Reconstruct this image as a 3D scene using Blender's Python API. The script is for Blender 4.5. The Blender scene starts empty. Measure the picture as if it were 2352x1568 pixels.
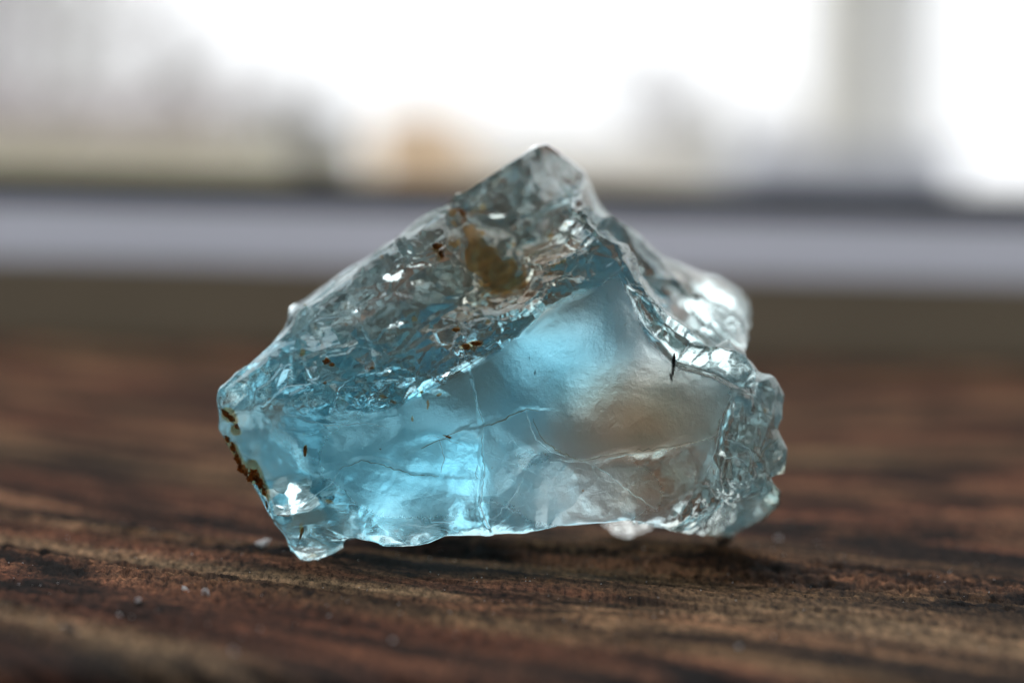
import bpy, math, random
import numpy as np
from mathutils import Vector, Matrix
from mathutils.geometry import delaunay_2d_cdt

R = math.radians
sc = bpy.context.scene
col = sc.collection
sc.unit_settings.system = 'METRIC'
sc.unit_settings.scale_length = 0.01          # one unit is one centimetre
rng = np.random.default_rng(7)
random.seed(7)

# ------------------------------------------------------------------ camera
W, H = 2352.0, 1568.0                         # size at which the photograph was measured
LENS, SENSOR = 85.0, 36.0
FPX = W * LENS / SENSOR
CAM = Vector((0.0, -12.0, 1.965))
PITCH = math.atan((784 - 415) / FPX)
ROLL = R(1.35)
cam = bpy.data.cameras.new('camera')
cam.lens, cam.sensor_width = LENS, SENSOR
cam.clip_start, cam.clip_end = 0.1, 60000.0
cam.dof.use_dof = True
cam.dof.focus_distance = 12.0
cam.dof.aperture_fstop = 0.205
cam_o = bpy.data.objects.new('camera', cam)
col.objects.link(cam_o)
CROT = Matrix.Rotation(math.pi / 2 - PITCH, 4, 'X') @ Matrix.Rotation(ROLL, 4, 'Z')
cam_o.matrix_world = Matrix.Translation(CAM) @ CROT
sc.camera = cam_o
CR = np.array(CROT.to_3x3())
CAMV = np.array(CAM)


def at(px, py, Y):
    """point on the ray through a pixel of the photograph at world depth Y"""
    d = CR @ np.array([(px - W / 2) / FPX, -(py - H / 2) / FPX, -1.0])
    return CAMV + d * (Y - CAMV[1]) / d[1]


def project(P):
    q = (P - CAMV) @ CR
    return np.stack([W / 2 - q[:, 0] / q[:, 2] * FPX, H / 2 + q[:, 1] / q[:, 2] * FPX], 1)


def ground_hit(px, py, z=-0.02):
    d = CR @ np.array([(px - W / 2) / FPX, -(py - H / 2) / FPX, -1.0])
    t = (z - CAMV[2]) / d[2]
    return CAMV + d * t


# ------------------------------------------------------------------ light
world = bpy.data.worlds.new('World')
sc.world = world
world.use_nodes = True
bg = world.node_tree.nodes['Background']
bg.inputs[0].default_value = (0.80, 0.86, 1.0, 1)   # dim, even light of the shaded side
bg.inputs[1].default_value = 0.08
world.cycles.sampling_method = 'NONE'
SKY_STRENGTH = 1.2
sc.view_settings.view_transform = 'Standard'
sc.view_settings.look = 'None'
sc.view_settings.exposure = 0.0
sc.view_settings.gamma = 1.0
sc.cycles.use_denoising = True
sc.cycles.max_bounces = 13
sc.cycles.transmission_bounces = 11
sc.cycles.glossy_bounces = 10
sc.cycles.diffuse_bounces = 4
sc.cycles.transparent_max_bounces = 16
sc.cycles.caustics_reflective = True
sc.cycles.caustics_refractive = True
sc.cycles.blur_glossy = 0.3
sc.cycles.sample_clamp_indirect = 12.0


# ------------------------------------------------------------------ helpers
def tag(o, label=None, cat=None, group=None, kind=None):
    if label: o['label'] = label
    if cat: o['category'] = cat
    if group: o['group'] = group
    if kind: o['kind'] = kind
    return o


def link(name, me, mat=None, parent=None, smooth=True):
    o = bpy.data.objects.new(name, me)
    col.objects.link(o)
    if mat: me.materials.append(mat)
    if smooth: me.polygons.foreach_set('use_smooth', np.ones(len(me.polygons), bool))
    if parent is not None: o.parent = parent
    return o


def np_mesh(name, V, F):
    """mesh from numpy arrays, faces all of one size"""
    me = bpy.data.meshes.new(name)
    F = np.asarray(F, np.int32)
    n, k = F.shape
    me.vertices.add(len(V))
    me.vertices.foreach_set('co', np.asarray(V, np.float32).ravel())
    me.loops.add(n * k)
    me.loops.foreach_set('vertex_index', F.ravel())
    me.polygons.add(n)
    me.polygons.foreach_set('loop_start', np.arange(0, n * k, k, dtype=np.int32))
    me.update(calc_edges=True)
    me.validate()
    return me


def attr(me, name, vals):
    a = me.attributes.new(name, 'FLOAT', 'POINT')
    a.data.foreach_set('value', np.asarray(vals, np.float32))


def hash3(ix, iy, iz, seed):
    h = (ix.astype(np.int64) * 73856093) ^ (iy.astype(np.int64) * 19349663) ^ (iz.astype(np.int64) * 83492791) ^ (seed * 2654435)
    h = (h ^ (h >> 13)) * 1274126177 & 0x7fffffff
    h = (h ^ (h >> 16)) * 668265263 & 0x7fffffff
    return ((h >> 7) & 0xffff) / 65535.0


def noise3(P, scale, seed=0):
    """smooth value noise, -1..1"""
    Q = P * scale
    I = np.floor(Q).astype(np.int64)
    f = Q - I
    f = f * f * f * (f * (f * 6 - 15) + 10)
    out = 0
    for dx in (0, 1):
        for dy in (0, 1):
            for dz in (0, 1):
                w = (f[:, 0] if dx else 1 - f[:, 0]) * (f[:, 1] if dy else 1 - f[:, 1]) * (f[:, 2] if dz else 1 - f[:, 2])
                out = out + w * hash3(I[:, 0] + dx, I[:, 1] + dy, I[:, 2] + dz, seed)
    return out * 2 - 1


def fbm(P, scale, octv=4, seed=0, gain=0.5):
    s, a, t = 0, 1.0, 0
    for k in range(octv):
        s = s + a * noise3(P + 3.7 * k, scale * 2 ** k, seed + k)
        t += a
        a *= gain
    return s / t


def flakes(P, scale, seed=0, stretch=(1, 1, 1), tilt=1.0):
    """chipped relief: each cell is a small plane with its own tilt and step"""
    Q = P * np.array(stretch) * scale
    I = np.floor(Q).astype(np.int64)
    best = np.full(len(P), 1e9)
    h = np.zeros(len(P))
    for dx in (-1, 0, 1):
        for dy in (-1, 0, 1):
            for dz in (-1, 0, 1):
                J = I + np.array([dx, dy, dz])
                c = J + np.stack([hash3(J[:, 0], J[:, 1], J[:, 2], seed + s) for s in (1, 2, 3)], 1)
                g = np.stack([hash3(J[:, 0], J[:, 1], J[:, 2], seed + s) for s in (4, 5, 6)], 1) * 2 - 1
                o = hash3(J[:, 0], J[:, 1], J[:, 2], seed + 7) * 2 - 1
                D = Q - c
                d = (D * D).sum(1)
                v = tilt * (D * g).sum(1) + 0.35 * o
                m = d < best
                best = np.where(m, d, best)
                h = np.where(m, v, h)
    return h


def facets(u, v, scale, seed=0):
    """continuous relief of small flat triangles over a skewed grid"""
    u, v = u * scale, v * scale
    F2, G2 = 0.3660254, 0.2113249
    s_ = (u + v) * F2
    a, b = u + s_, v + s_
    i, j = np.floor(a).astype(np.int64), np.floor(b).astype(np.int64)
    fa, fb = a - i, b - j
    hh = lambda p, q: hash3(p, q, p * 0 + seed, seed) * 2 - 1
    h0, h3 = hh(i, j), hh(i + 1, j + 1)
    h1 = np.where(fa > fb, hh(i + 1, j), hh(i, j + 1))
    hi, lo = np.maximum(fa, fb), np.minimum(fa, fb)
    return h0 * (1 - hi) + h1 * (hi - lo) + h3 * lo


def sstep(a, b, x):
    t = np.clip((x - a) / (b - a), 0, 1)
    return t * t * (3 - 2 * t)


def seg_dist(Q, line):
    """distance of 2-D points to a polyline, and signed side"""
    best = np.full(len(Q), 1e9)
    side = np.zeros(len(Q))
    for a, b in zip(line[:-1], line[1:]):
        a, b = np.array(a, float), np.array(b, float)
        ab = b - a
        t = np.clip(((Q - a) @ ab) / (ab @ ab), 0, 1)
        D = Q - (a + t[:, None] * ab)
        d = np.hypot(D[:, 0], D[:, 1])
        s = ab[0] * D[:, 1] - ab[1] * D[:, 0]
        m = d < best
        best = np.where(m, d, best)
        side = np.where(m, np.sign(s), side)
    return best, side


class NT:
    def __init__(self, name):
        self.m = bpy.data.materials.new(name)
        self.m.use_nodes = True
        self.t = self.m.node_tree
        self.t.nodes.clear()
        self.out = self.n('ShaderNodeOutputMaterial')

    def n(self, kind, props=None, **ins):
        nd = self.t.nodes.new(kind)
        for k, v in (props or {}).items(): setattr(nd, k, v)
        for k, v in ins.items():
            key = int(k[1:]) if k[0] == '_' and k[1:].isdigit() else k.replace('_', ' ')
            self.put(nd.inputs[key], v)
        return nd

    def put(self, sock, v):
        if isinstance(v, bpy.types.Node): v = v.outputs[0]
        if isinstance(v, bpy.types.NodeSocket): self.t.links.new(v, sock)
        else: sock.default_value = v

    def math(self, op, a, b=0.0, c=0.0):
        nd = self.n('ShaderNodeMath', {'operation': op})
        for i, v in enumerate((a, b, c)): self.put(nd.inputs[i], v)
        return nd.outputs[0]

    def mix(self, f, a, b, blend='MIX'):
        nd = self.n('ShaderNodeMix', {'data_type': 'RGBA', 'blend_type': blend})
        self.put(nd.inputs[0], f); self.put(nd.inputs[6], a); self.put(nd.inputs[7], b)
        return nd.outputs[2]

    def ramp(self, f, stops):
        nd = self.n('ShaderNodeValToRGB')
        while len(nd.color_ramp.elements) < len(stops): nd.color_ramp.elements.new(0.5)
        for e, (p, c) in zip(nd.color_ramp.elements, stops):
            e.position = p
            e.color = (*c, 1) if len(c) == 3 else c
        self.put(nd.inputs[0], f)
        return nd.outputs[0]

    def noise(self, vec, scale, detail=4, rough=0.5, dist=0.0):
        return self.n('ShaderNodeTexNoise', None, Vector=vec, Scale=scale, Detail=detail, Roughness=rough, Distortion=dist).outputs['Fac']

    def attr(self, name):
        return self.n('ShaderNodeAttribute', {'attribute_name': name}).outputs['Fac']

    def mapping(self, scale=(1, 1, 1), rot=(0, 0, 0), loc=(0, 0, 0), kind='Object'):
        tc = self.n('ShaderNodeTexCoord')
        return self.n('ShaderNodeMapping', None, Vector=tc.outputs[kind], Scale=scale, Rotation=rot, Location=loc).outputs[0]


def plain(name, color, rough=0.7, var=0.25, scale=0.05, spec=0.3):
    k = NT(name)
    v = k.noise(k.mapping(), scale, 4)
    c = k.mix(v, tuple(x * (1 - var) for x in color) + (1,), tuple(min(1, x * (1 + var)) for x in color) + (1,))
    b = k.n('ShaderNodeBsdfPrincipled', None, Base_Color=c, Roughness=rough)
    b.inputs['Specular IOR Level'].default_value = spec
    k.put(k.out.inputs[0], b)
    return k.m


# ------------------------------------------------------------------ sky backdrop
def build_sky():
    k = NT('bright_overcast_sky')
    # overcast sky: three times as bright overhead as at the horizon
    geo = k.n('ShaderNodeNewGeometry')
    up = k.n('ShaderNodeSeparateXYZ', None, Vector=geo.outputs['Position']).outputs[2]
    st = k.math('MULTIPLY', SKY_STRENGTH, k.math('ADD', 1.0, k.math('MULTIPLY', 2.0 / 20000.0, k.math('MAXIMUM', up, 0.0))))
    k.put(k.out.inputs[0], k.n('ShaderNodeEmission', None, Color=(0.96, 0.98, 1.0, 1), Strength=st))
    k.m.cycles.emission_sampling = 'NONE'
    Rr, V, F = 20000.0, [], []
    na, ne = 48, 24
    for j in range(ne + 1):
        e = R(-4 + 104 * j / ne)
        for i in range(na + 1):
            a = R(-85 + 170 * i / na)
            V.append((Rr * math.sin(a) * math.cos(e), Rr * math.cos(a) * math.cos(e), Rr * math.sin(e)))
    for j in range(ne):
        for i in range(na):
            p = j * (na + 1) + i
            F.append((p, p + na + 1, p + na + 2, p + 1))
    tag(link('sky', np_mesh('sky', V, F), k.m), kind='structure')


build_sky()


# ------------------------------------------------------------------ wooden table top
def grain_coord(X, Y):
    """across-grain coordinate: lines of constant value are the fibres"""
    P = np.stack([X * 0.10, Y * 0.16, X * 0 + 2.0], 1)
    far = sstep(2.0, 7.0, Y) * sstep(0.0, 4.0, X)
    return Y + 0.34 * X + 0.42 * (0.5 * (X - np.sqrt(X * X + 0.8))) - 0.55 * far * (X - 0.5) + 0.9 * noise3(P, 1.0, 31) + 0.25 * noise3(P, 3.1, 32)


FEET = []
for fpx, fpy, fY in ((712, 1290, .3), (1662, 1260, 1.06)):
    q_ = at(fpx, fpy, fY)
    FEET.append((q_[0], q_[1] + .03, q_[2] + .012))


def build_board(name, y0, y1, rear):
    xs = np.unique(np.concatenate([np.arange(-3.6, 3.6, 0.022), np.linspace(-45, -3.6, 180), np.linspace(3.6, 45, 180)]))
    ys = np.concatenate([np.arange(-6.0, -2.7, 0.05), np.arange(-2.7, -1.7, 0.03), np.arange(-1.7, 1.5, 0.0125), np.arange(1.5, 2.4, 0.03), 2.4 + 0.03 * (np.power(1.022, np.arange(0, 160)) - 1) / 0.022])
    ys = np.concatenate([[y0], ys[(ys > y0 + .05) & (ys < y1 - .05)], [y1]])
    if rear: xs = np.linspace(-26, 26, 260)
    X, Y = np.meshgrid(xs, ys)
    x, y = X.ravel(), Y.ravel()
    g = grain_coord(x, y)
    P = np.stack([x * 0.10, g * 1.3, x * 0 + 0.5], 1)
    band = fbm(P, 1.0, 3, 41)
    P2 = np.stack([x * 0.45, g * 6.0, x * 0 + 1.5], 1)
    fibre = fbm(P2, 1.0, 3, 51)
    P3 = np.stack([x * 1.2, g * 17.0, x * 0 + 9], 1)
    hair = fbm(P3, 1.0, 2, 61)
    groove = -np.clip(fibre - 0.12, 0, 1)
    near = sstep(9.0, 2.0, y)
    z = 0.06 * band + near * (0.16 * groove + 0.035 * fibre + 0.014 * hair)
    # the wood under the stone's feet keeps z = 0 at most
    z -= 0.035
    fz = np.flatnonzero((np.abs(x) < 3.6) & (y > -2.0) & (y < 2.2))
    Pf = np.stack([x[fz], g[fz] * 1.0, x[fz] * 0], 1)
    grain = np.abs(noise3(Pf, 17.0, 95)) * 0.7 + np.abs(noise3(Pf + 5, 36.0, 96)) * 0.5
    patch = sstep(-0.25, 0.45, noise3(np.stack([x[fz] * .5, g[fz] * 1.6, x[fz] * 0], 1), 1.0, 97))
    z[fz] += (0.014 + 0.036 * patch) * (0.45 - grain)
    # the stone has settled: the wood meets each foot
    for fx, fy, ft in FEET:
        w = np.exp(-(((x - fx) / .55) ** 2 + ((y - fy) / .45) ** 2))
        j = np.argmin((x - fx) ** 2 + (y - fy) ** 2)
        z += w * (ft - z[j])
    z -= 0.25 * np.exp(-(y - y0) / 0.12) * rear + 0.25 * np.exp(-(y1 - y) / 0.12) * (1 - rear)   # eased edges where the boards meet
    # rounded, uneven front edge of the board
    ye = -1.98 + 0.16 * noise3(np.stack([x * .5, x * 0, x * 0], 1), 1.0, 81) + 0.03 * noise3(np.stack([x * 3, x * 0, x * 0], 1), 1.0, 82)
    t = np.clip(ye - y, 0, None)
    rr = 0.22
    y = np.where(t > 0, ye - rr * np.sin(np.minimum(t / rr, math.pi / 2)), y)
    z = z - rr * (1 - np.cos(np.minimum(t / rr, math.pi / 2))) - np.clip(t - rr * math.pi / 2, 0, None)
    V = np.stack([x, y, z], 1)
    nx = len(xs)
    i = np.arange((len(ys) - 1) * nx).reshape(len(ys) - 1, nx)[:, :-1].ravel()
    F = np.stack([i, i + 1, i + nx + 1, i + nx], 1)
    # rear and front edges of the board
    me = np_mesh(name, V, F)
    attr(me, 'grain', g)
    attr(me, 'band', band)
    attr(me, 'fibre', fibre)
    tan_ = np.zeros(len(x))
    for (tx, ty), wd, x0, x1 in ((ground_hit(1900, 1425)[:2], .34, .2, 1.4), (ground_hit(250, 1455)[:2], .22, -.6, -1.6), (ground_hit(900, 1350)[:2], .12, 0., -.5)):
        g0 = grain_coord(np.array([tx]), np.array([ty]))[0]
        wob = 0.12 * noise3(np.stack([x * .8, x * 0, x * 0], 1), 1.0, 88)
        tan_ = np.maximum(tan_, np.exp(-((g - g0 + wob) / wd) ** 2) * sstep(x0, x1, x))
    attr(me, 'tan', tan_)

    k = NT('olive_brown_wood' if rear else 'weathered_brown_wood')
    gr = k.attr('grain')
    tc = k.n('ShaderNodeTexCoord').outputs['Object']
    sx = k.n('ShaderNodeSeparateXYZ', None, Vector=tc)
    def gv(ax, ag, off=0.0):
        c = k.n('ShaderNodeCombineXYZ', None, X=k.math('MULTIPLY', sx.outputs[0], ax), Y=k.math('MULTIPLY', gr, ag), Z=off)
        return c.outputs[0]
    n1 = k.noise(gv(0.34, 0.9), 1.0, 5, 0.65, 0.3)
    n2 = k.noise(gv(0.62, 1.9, 4.0), 1.0, 6, 0.66, 0.6)
    n3 = k.noise(gv(2.8, 8.0, 8.0), 1.0, 5, 0.7)
    pores = k.noise(gv(30.0, 11.0, 3.0), 1.0, 4, 0.75)
    hue = k.noise(gv(0.14, 0.7, 21.0), 1.0, 3)
    base = k.ramp(n1, [(0.30, (0.070, 0.026, 0.014)), (0.43, (0.20, 0.078, 0.042)), (0.55, (0.37, 0.165, 0.090)), (0.66, (0.60, 0.37, 0.21))])
    tan = k.ramp(n1, [(0.3, (0.11, 0.062, 0.030)), (0.7, (0.44, 0.30, 0.16))])
    c = k.mix(k.ramp(hue, [(0.44, (0, 0, 0)), (0.62, (0.85, 0.85, 0.85))]), base, tan)
    dark = k.ramp(n2, [(0.41, (0, 0, 0)), (0.50, (0.45, 0.45, 0.45)), (0.57, (1, 1, 1))])
    c = k.mix(dark, (0.014, 0.008, 0.006, 1), c)
    c = k.mix(k.math('MULTIPLY', k.attr('tan'), 0.8), c, k.mix(n3, (0.26, 0.165, 0.085, 1), (0.60, 0.42, 0.25, 1)))
    fine = k.ramp(n3, [(0.34, (0.16, 0.14, 0.13)), (0.50, (0.85, 0.84, 0.83)), (0.66, (1.35, 1.32, 1.3))])
    c = k.mix(0.75, c, fine, 'MULTIPLY')
    grit = k.ramp(pores, [(0.36, (0.05, 0.04, 0.04)), (0.50, (0.9, 0.9, 0.9)), (0.64, (1.8, 1.7, 1.6))])
    c = k.mix(0.85, c, grit, 'MULTIPLY')
    if rear: c = k.mix(0.75, c, (0.085, 0.066, 0.043, 1))
    bh = k.math('ADD', k.math('MULTIPLY', n3, 0.9), k.math('MULTIPLY', pores, 0.5))
    bump = k.n('ShaderNodeBump', None, Strength=0.9, Distance=0.03, Height=bh)
    c = k.mix(1.0, c, (0.80, 0.78, 0.77, 1), 'MULTIPLY')
    df = k.n('ShaderNodeBsdfDiffuse', None, Color=c, Roughness=0.6, Normal=bump)
    gl = k.n('ShaderNodeBsdfGlossy', None, Color=(0.9, 0.9, 0.9, 1), Roughness=0.5, Normal=bump)
    k.put(k.out.inputs[0], k.n('ShaderNodeMixShader', None, Fac=0.012, _1=df, _2=gl))
    o = link(name, me, k.m)
    tag(o, kind='structure')
    return o


build_board('table_board', -6.0, 17.5, 0)


# ------------------------------------------------------------------ background beyond the table
def prism(name, corners, mat, depth, parent=None, bevel=0.0, kind=None):
    """a closed block whose front face is given by 3-D corners, pushed back along Y"""
    import bmesh
    bm = bmesh.new()
    f = [bm.verts.new(c) for c in corners]
    b = [bm.verts.new((c[0], c[1] + depth, c[2])) for c in corners]
    n = len(f)
    bm.faces.new(f)
    bm.faces.new(b[::-1])
    for i in range(n):
        bm.faces.new((f[i], b[i], b[(i + 1) % n], f[(i + 1) % n]))
    bmesh.ops.recalc_face_normals(bm, faces=bm.faces)
    if bevel:
        bmesh.ops.bevel(bm, geom=list(bm.edges), offset=bevel, segments=2, affect='EDGES')
    me = bpy.data.meshes.new(name)
    bm.to_mesh(me)
    bm.free()
    return link(name, me, mat, parent, smooth=False)


def box(name, x0, x1, y0, y1, z0, z1, mat, bevel=0.0, parent=None):
    return prism(name, [(x0, y0, z0), (x1, y0, z0), (x1, y0, z1), (x0, y0, z1)], mat, y1 - y0, parent, bevel)


def bar(name, profile, half, mat, parent, bevel=0.04):
    """a long moulding across the view: a (Y, Z) profile drawn out along X"""
    import bmesh
    bm = bmesh.new()
    n = len(profile)
    L = [bm.verts.new((-half, y, z)) for y, z in profile]
    Rr = [bm.verts.new((half, y, z)) for y, z in profile]
    bm.faces.new(L); bm.faces.new(Rr[::-1])
    for i in range(n): bm.faces.new((L[i], Rr[i], Rr[(i + 1) % n], L[(i + 1) % n]))
    bmesh.ops.recalc_face_normals(bm, faces=bm.faces)
    bmesh.ops.bevel(bm, geom=list(bm.edges), offset=bevel, segments=2, affect='EDGES')
    me = bpy.data.meshes.new(name)
    bm.to_mesh(me)
    bm.free()
    return link(name, me, mat, parent, False)


def build_background():
    root = bpy.data.objects.new('window_frame', None)
    col.objects.link(root)
    root.location = (0, 0, 0)
    tag(root, 'out of focus window frame across behind the crystal: olive board, pale rail, dark seal', 'window frame')
    olive = plain('olive_brown_board', (0.22, 0.18, 0.12), 0.75, 0.18, 0.35)
    pale = plain('pale_painted_rail', (0.42, 0.43, 0.49), 0.6, 0.10, 0.3)
    dark = plain('dark_seal', (0.045, 0.055, 0.07), 0.7, 0.15, 0.5)
    bar('lower_board', [(15.6, -0.6), (15.6, 0.0), (16.15, 0.90), (17.4, 0.90), (17.4, -0.6)], 45, olive, root)
    bar('pale_rail', [(16.2, 0.905), (17.05, 1.57), (17.4, 1.57), (17.4, 0.905)], 45, pale, root, 0.03)
    bar('dark_seal', [(17.42, -0.6), (17.42, 1.94), (18.1, 1.94), (18.1, -0.6)], 45, dark, root)


build_background()


def slab(name, px0, py0, px1, py1, Y, depth, mat, label, cat, base=-85.0, bevel=0.0, group=None):
    """a block seen between two pixel corners at depth Y, standing on the ground outside"""
    a, b = at(px0, py0, Y), at(px1, py1, Y)
    zt = max(a[2], b[2])
    zb = base if py1 is None else min(a[2], b[2])
    o = box(name, min(a[0], b[0]), max(a[0], b[0]), Y, Y + depth, zb, zt, mat, bevel)
    return tag(o, label, cat, group)


def standing(name, px0, px1, ytop, Y, depth, mat, label, cat, bevel=0.0):
    a, b = at(px0, ytop, Y), at(px1, ytop, Y)
    o = box(name, a[0], b[0], Y, Y + depth, -85.0, (a[2] + b[2]) / 2, mat, bevel)
    return tag(o, label, cat)


def build_garden():
    V = [(-9000, 60, -85), (9000, 60, -85), (9000, 15000, -85), (-9000, 15000, -85)]
    tag(link('ground', np_mesh('ground', V, [(0, 1, 2, 3)]), plain('pale_bounce_ground', (0.78, 0.77, 0.75), 0.8, 0.1, 0.01)), kind='structure')  # unseen ground, made pale to bounce sky light onto the facades
    grey = plain('pale_grey_render', (0.92, 0.93, 0.94), 0.8, 0.08, 0.01)
    mauve = plain('mauve_render', (0.86, 0.77, 0.77), 0.8, 0.1, 0.01)
    ochre = plain('ochre_plaster', (0.85, 0.79, 0.57), 0.8, 0.1, 0.01)
    beige = plain('beige_stone', (0.92, 0.90, 0.84), 0.8, 0.1, 0.02)
    slate = plain('slate_blue', (0.55, 0.58, 0.66), 0.7, 0.1, 0.02)
    dark = plain('dark_bark', (0.22, 0.22, 0.21), 0.8, 0.2, 0.05)
    terra = plain('orange_terracotta', (0.96, 0.70, 0.47), 0.7, 0.08, 0.05)
    pale = plain('cream_plaster', (0.92, 0.87, 0.78), 0.8, 0.06, 0.02)
    standing('tall_building', -400, 95, -260, 3000, 500, grey, 'pale grey building far out of focus at the upper left', 'building')
    standing('low_building', -300, 430, 215, 2400, 400, mauve, 'low mauve grey building out of focus above the ochre wall at left', 'building')
    standing('garden_wall', -500, 830, 318, 1200, 30, ochre, 'long low ochre wall out of focus behind the dark rail at left', 'wall')
    standing('dark_post', 690, 780, 250, 1000, 30, dark, 'short dark post out of focus beside the orange planter', 'post')
    prof = [(.62, 0), (.72, .3), (.9, .75), (1.0, .9), (1.0, .93), (.8, .965), (.45, .99), (.02, 1.0)]
    a, b = at(850, 245, 900), at(1090, 245, 900)
    rad, zt, cx = (b[0] - a[0]) / 2, a[2], (a[0] + b[0]) / 2
    V, F, n = [], [], 28
    for r_, h_ in prof:
        for i in range(n):
            t = 2 * math.pi * i / n
            V.append((cx + rad * r_ * math.cos(t), 900 + rad * r_ * math.sin(t), -85 + (zt + 85) * h_))
    for j in range(len(prof) - 1):
        for i in range(n): F.append((j * n + i, j * n + (i + 1) % n, (j + 1) * n + (i + 1) % n, (j + 1) * n + i))
    tag(link('orange_planter', np_mesh('orange_planter', V, F), terra), 'rounded orange planter out of focus left of the stone peak', 'planter')
    standing('cream_wall', 900, 1640, 330, 1400, 40, pale, 'cream wall out of focus behind the stone peak', 'wall')
    standing('stone_pillar', 1905, 2030, -400, 1500, 60, beige, 'tall beige pillar out of focus at the upper right', 'pillar')
    standing('white_wall', 2026, 2165, -400, 1650, 60, grey, 'tall pale wall just right of the beige pillar, out of focus', 'wall')
    standing('grey_post', 1590, 1690, 265, 1300, 30, beige, 'short pale grey post out of focus between stone and pillar', 'post')
    standing('slate_bench', 1700, 2200, 345, 1000, 60, slate, 'slate blue bench out of focus in front of the tall pillar', 'bench')


build_garden()


def build_tree(px, Y, top_py, spread, seed, label):
    """a bare winter tree: trunk and tapering boughs as thin four-sided tubes"""
    r = random.Random(seed)
    base = at(px, 400, Y); base[2] = -85.0
    H_ = at(px, top_py, Y)[2] + 85.0
    segs = {'trunk': [], 'crown': []}
    def grow(p, d, L, rad, lv):
        q = p + d * L
        segs['trunk' if lv == 0 else 'crown'].append((p, q, rad, rad * .7))
        if lv >= 5: return
        for _ in range(3 if lv else 4):
            e = d + np.array([r.uniform(-1, 1) * spread, r.uniform(-.6, .6), r.uniform(-.25, .35)])
            grow(q if r.random() < .6 else p + d * L * r.uniform(.55, .95), e / np.linalg.norm(e), L * r.uniform(.58, .78), rad * .62, lv + 1)
    grow(base, np.array([r.uniform(-.05, .05), 0, 1.0]), H_ * .40, H_ * .018, 0)
    root = bpy.data.objects.new('bare_tree', None)
    col.objects.link(root); root.location = base
    for part, S in segs.items():
        V, F = [], []
        for p, q, a, b in S:
            n = len(V)
            d = (q - p) / np.linalg.norm(q - p)
            u = np.cross(d, [0.3, 1, .2]); u /= np.linalg.norm(u)
            w = np.cross(d, u)
            for c_, rd in ((p, a), (q, b)):
                for k_ in range(4):
                    t = k_ * math.pi / 2
                    V.append(c_ - base + rd * (u * math.cos(t) + w * math.sin(t)))
            for k_ in range(4): F.append((n + k_, n + (k_ + 1) % 4, n + 4 + (k_ + 1) % 4, n + 4 + k_))
        link(part, np_mesh(part, np.array(V), F), BARK, root, False)
    tag(root, label, 'tree', 'bare trees beyond the window')


BARK = plain('grey_bark', (0.22, 0.19, 0.17), 0.9, 0.2, 0.05)
for a_ in ((60, 1500, -160, .55, 1, 'leftmost bare tree out of focus at the far upper left'),
           (300, 1900, 60, .6, 2, 'bare tree out of focus above the low mauve building'),
           (470, 2200, 150, .6, 3, 'small bare tree out of focus at the right end of the mauve building'),
           (730, 1700, 215, .7, 4, 'small bare tree out of focus behind the dark post'),
           (1600, 2000, 150, .7, 5, 'small bare tree out of focus right of the stone peak'),
           (1765, 2100, 235, .7, 6, 'small bare tree out of focus just left of the beige pillar')):
    build_tree(*a_)

# ------------------------------------------------------------------ the stone
# outline as the photograph shows it, with the depth of each corner: (px, py, Y)
OUT = [(1195, 352, 1.5), (1225, 332, 1.55), (1255, 326, 1.6), (1290, 345, 1.7), (1345, 400, 1.8), (1378, 470, 1.9), (1440, 517, 1.95),
       (1530, 588, 2.05), (1600, 625, 2.1), (1650, 630, 2.2), (1700, 670, 2.2), (1727, 720, 2.15), (1727, 748, 2.05), (1708, 782, 1.5),
       (1722, 815, 1.05), (1742, 850, .95), (1780, 866, .9), (1807, 905, .88), (1800, 960, .85), (1790, 985, .82), (1812, 1030, .85),
       (1804, 1090, .85), (1770, 1098, .78), (1797, 1128, .88), (1795, 1162, .92), (1762, 1200, .97), (1730, 1216, 1.0),
       (1692, 1236, 1.04), (1664, 1262, 1.06), (1640, 1247, .98), (1615, 1230, .6), (1520, 1214, .22), (1430, 1200, .14), (1330, 1206, .05),
       (1215, 1228, .06), (1100, 1222, .0), (1030, 1236, -.05), (960, 1255, -.08), (880, 1258, -.05), (805, 1246, .04), (790, 1260, .26),
       (760, 1276, .32), (722, 1290, .3), (690, 1288, .28), (660, 1270, .25), (640, 1230, .22), (615, 1186, .22), (580, 1130, .3),
       (555, 1076, .4), (520, 1020, .5), (497, 985, .55), (500, 940, .55), (497, 910, .55), (515, 880, .6), (540, 855, .65),
       (570, 830, .7), (620, 790, .8), (655, 740, 1.25), (665, 705, 1.42), (690, 685, 1.5), (760, 640, 1.52), (830, 595, 1.55),
       (900, 550, 1.56), (960, 510, 1.56), (1010, 480, 1.5), (1040, 440, 1.4), (1100, 405, 1.45)]
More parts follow.
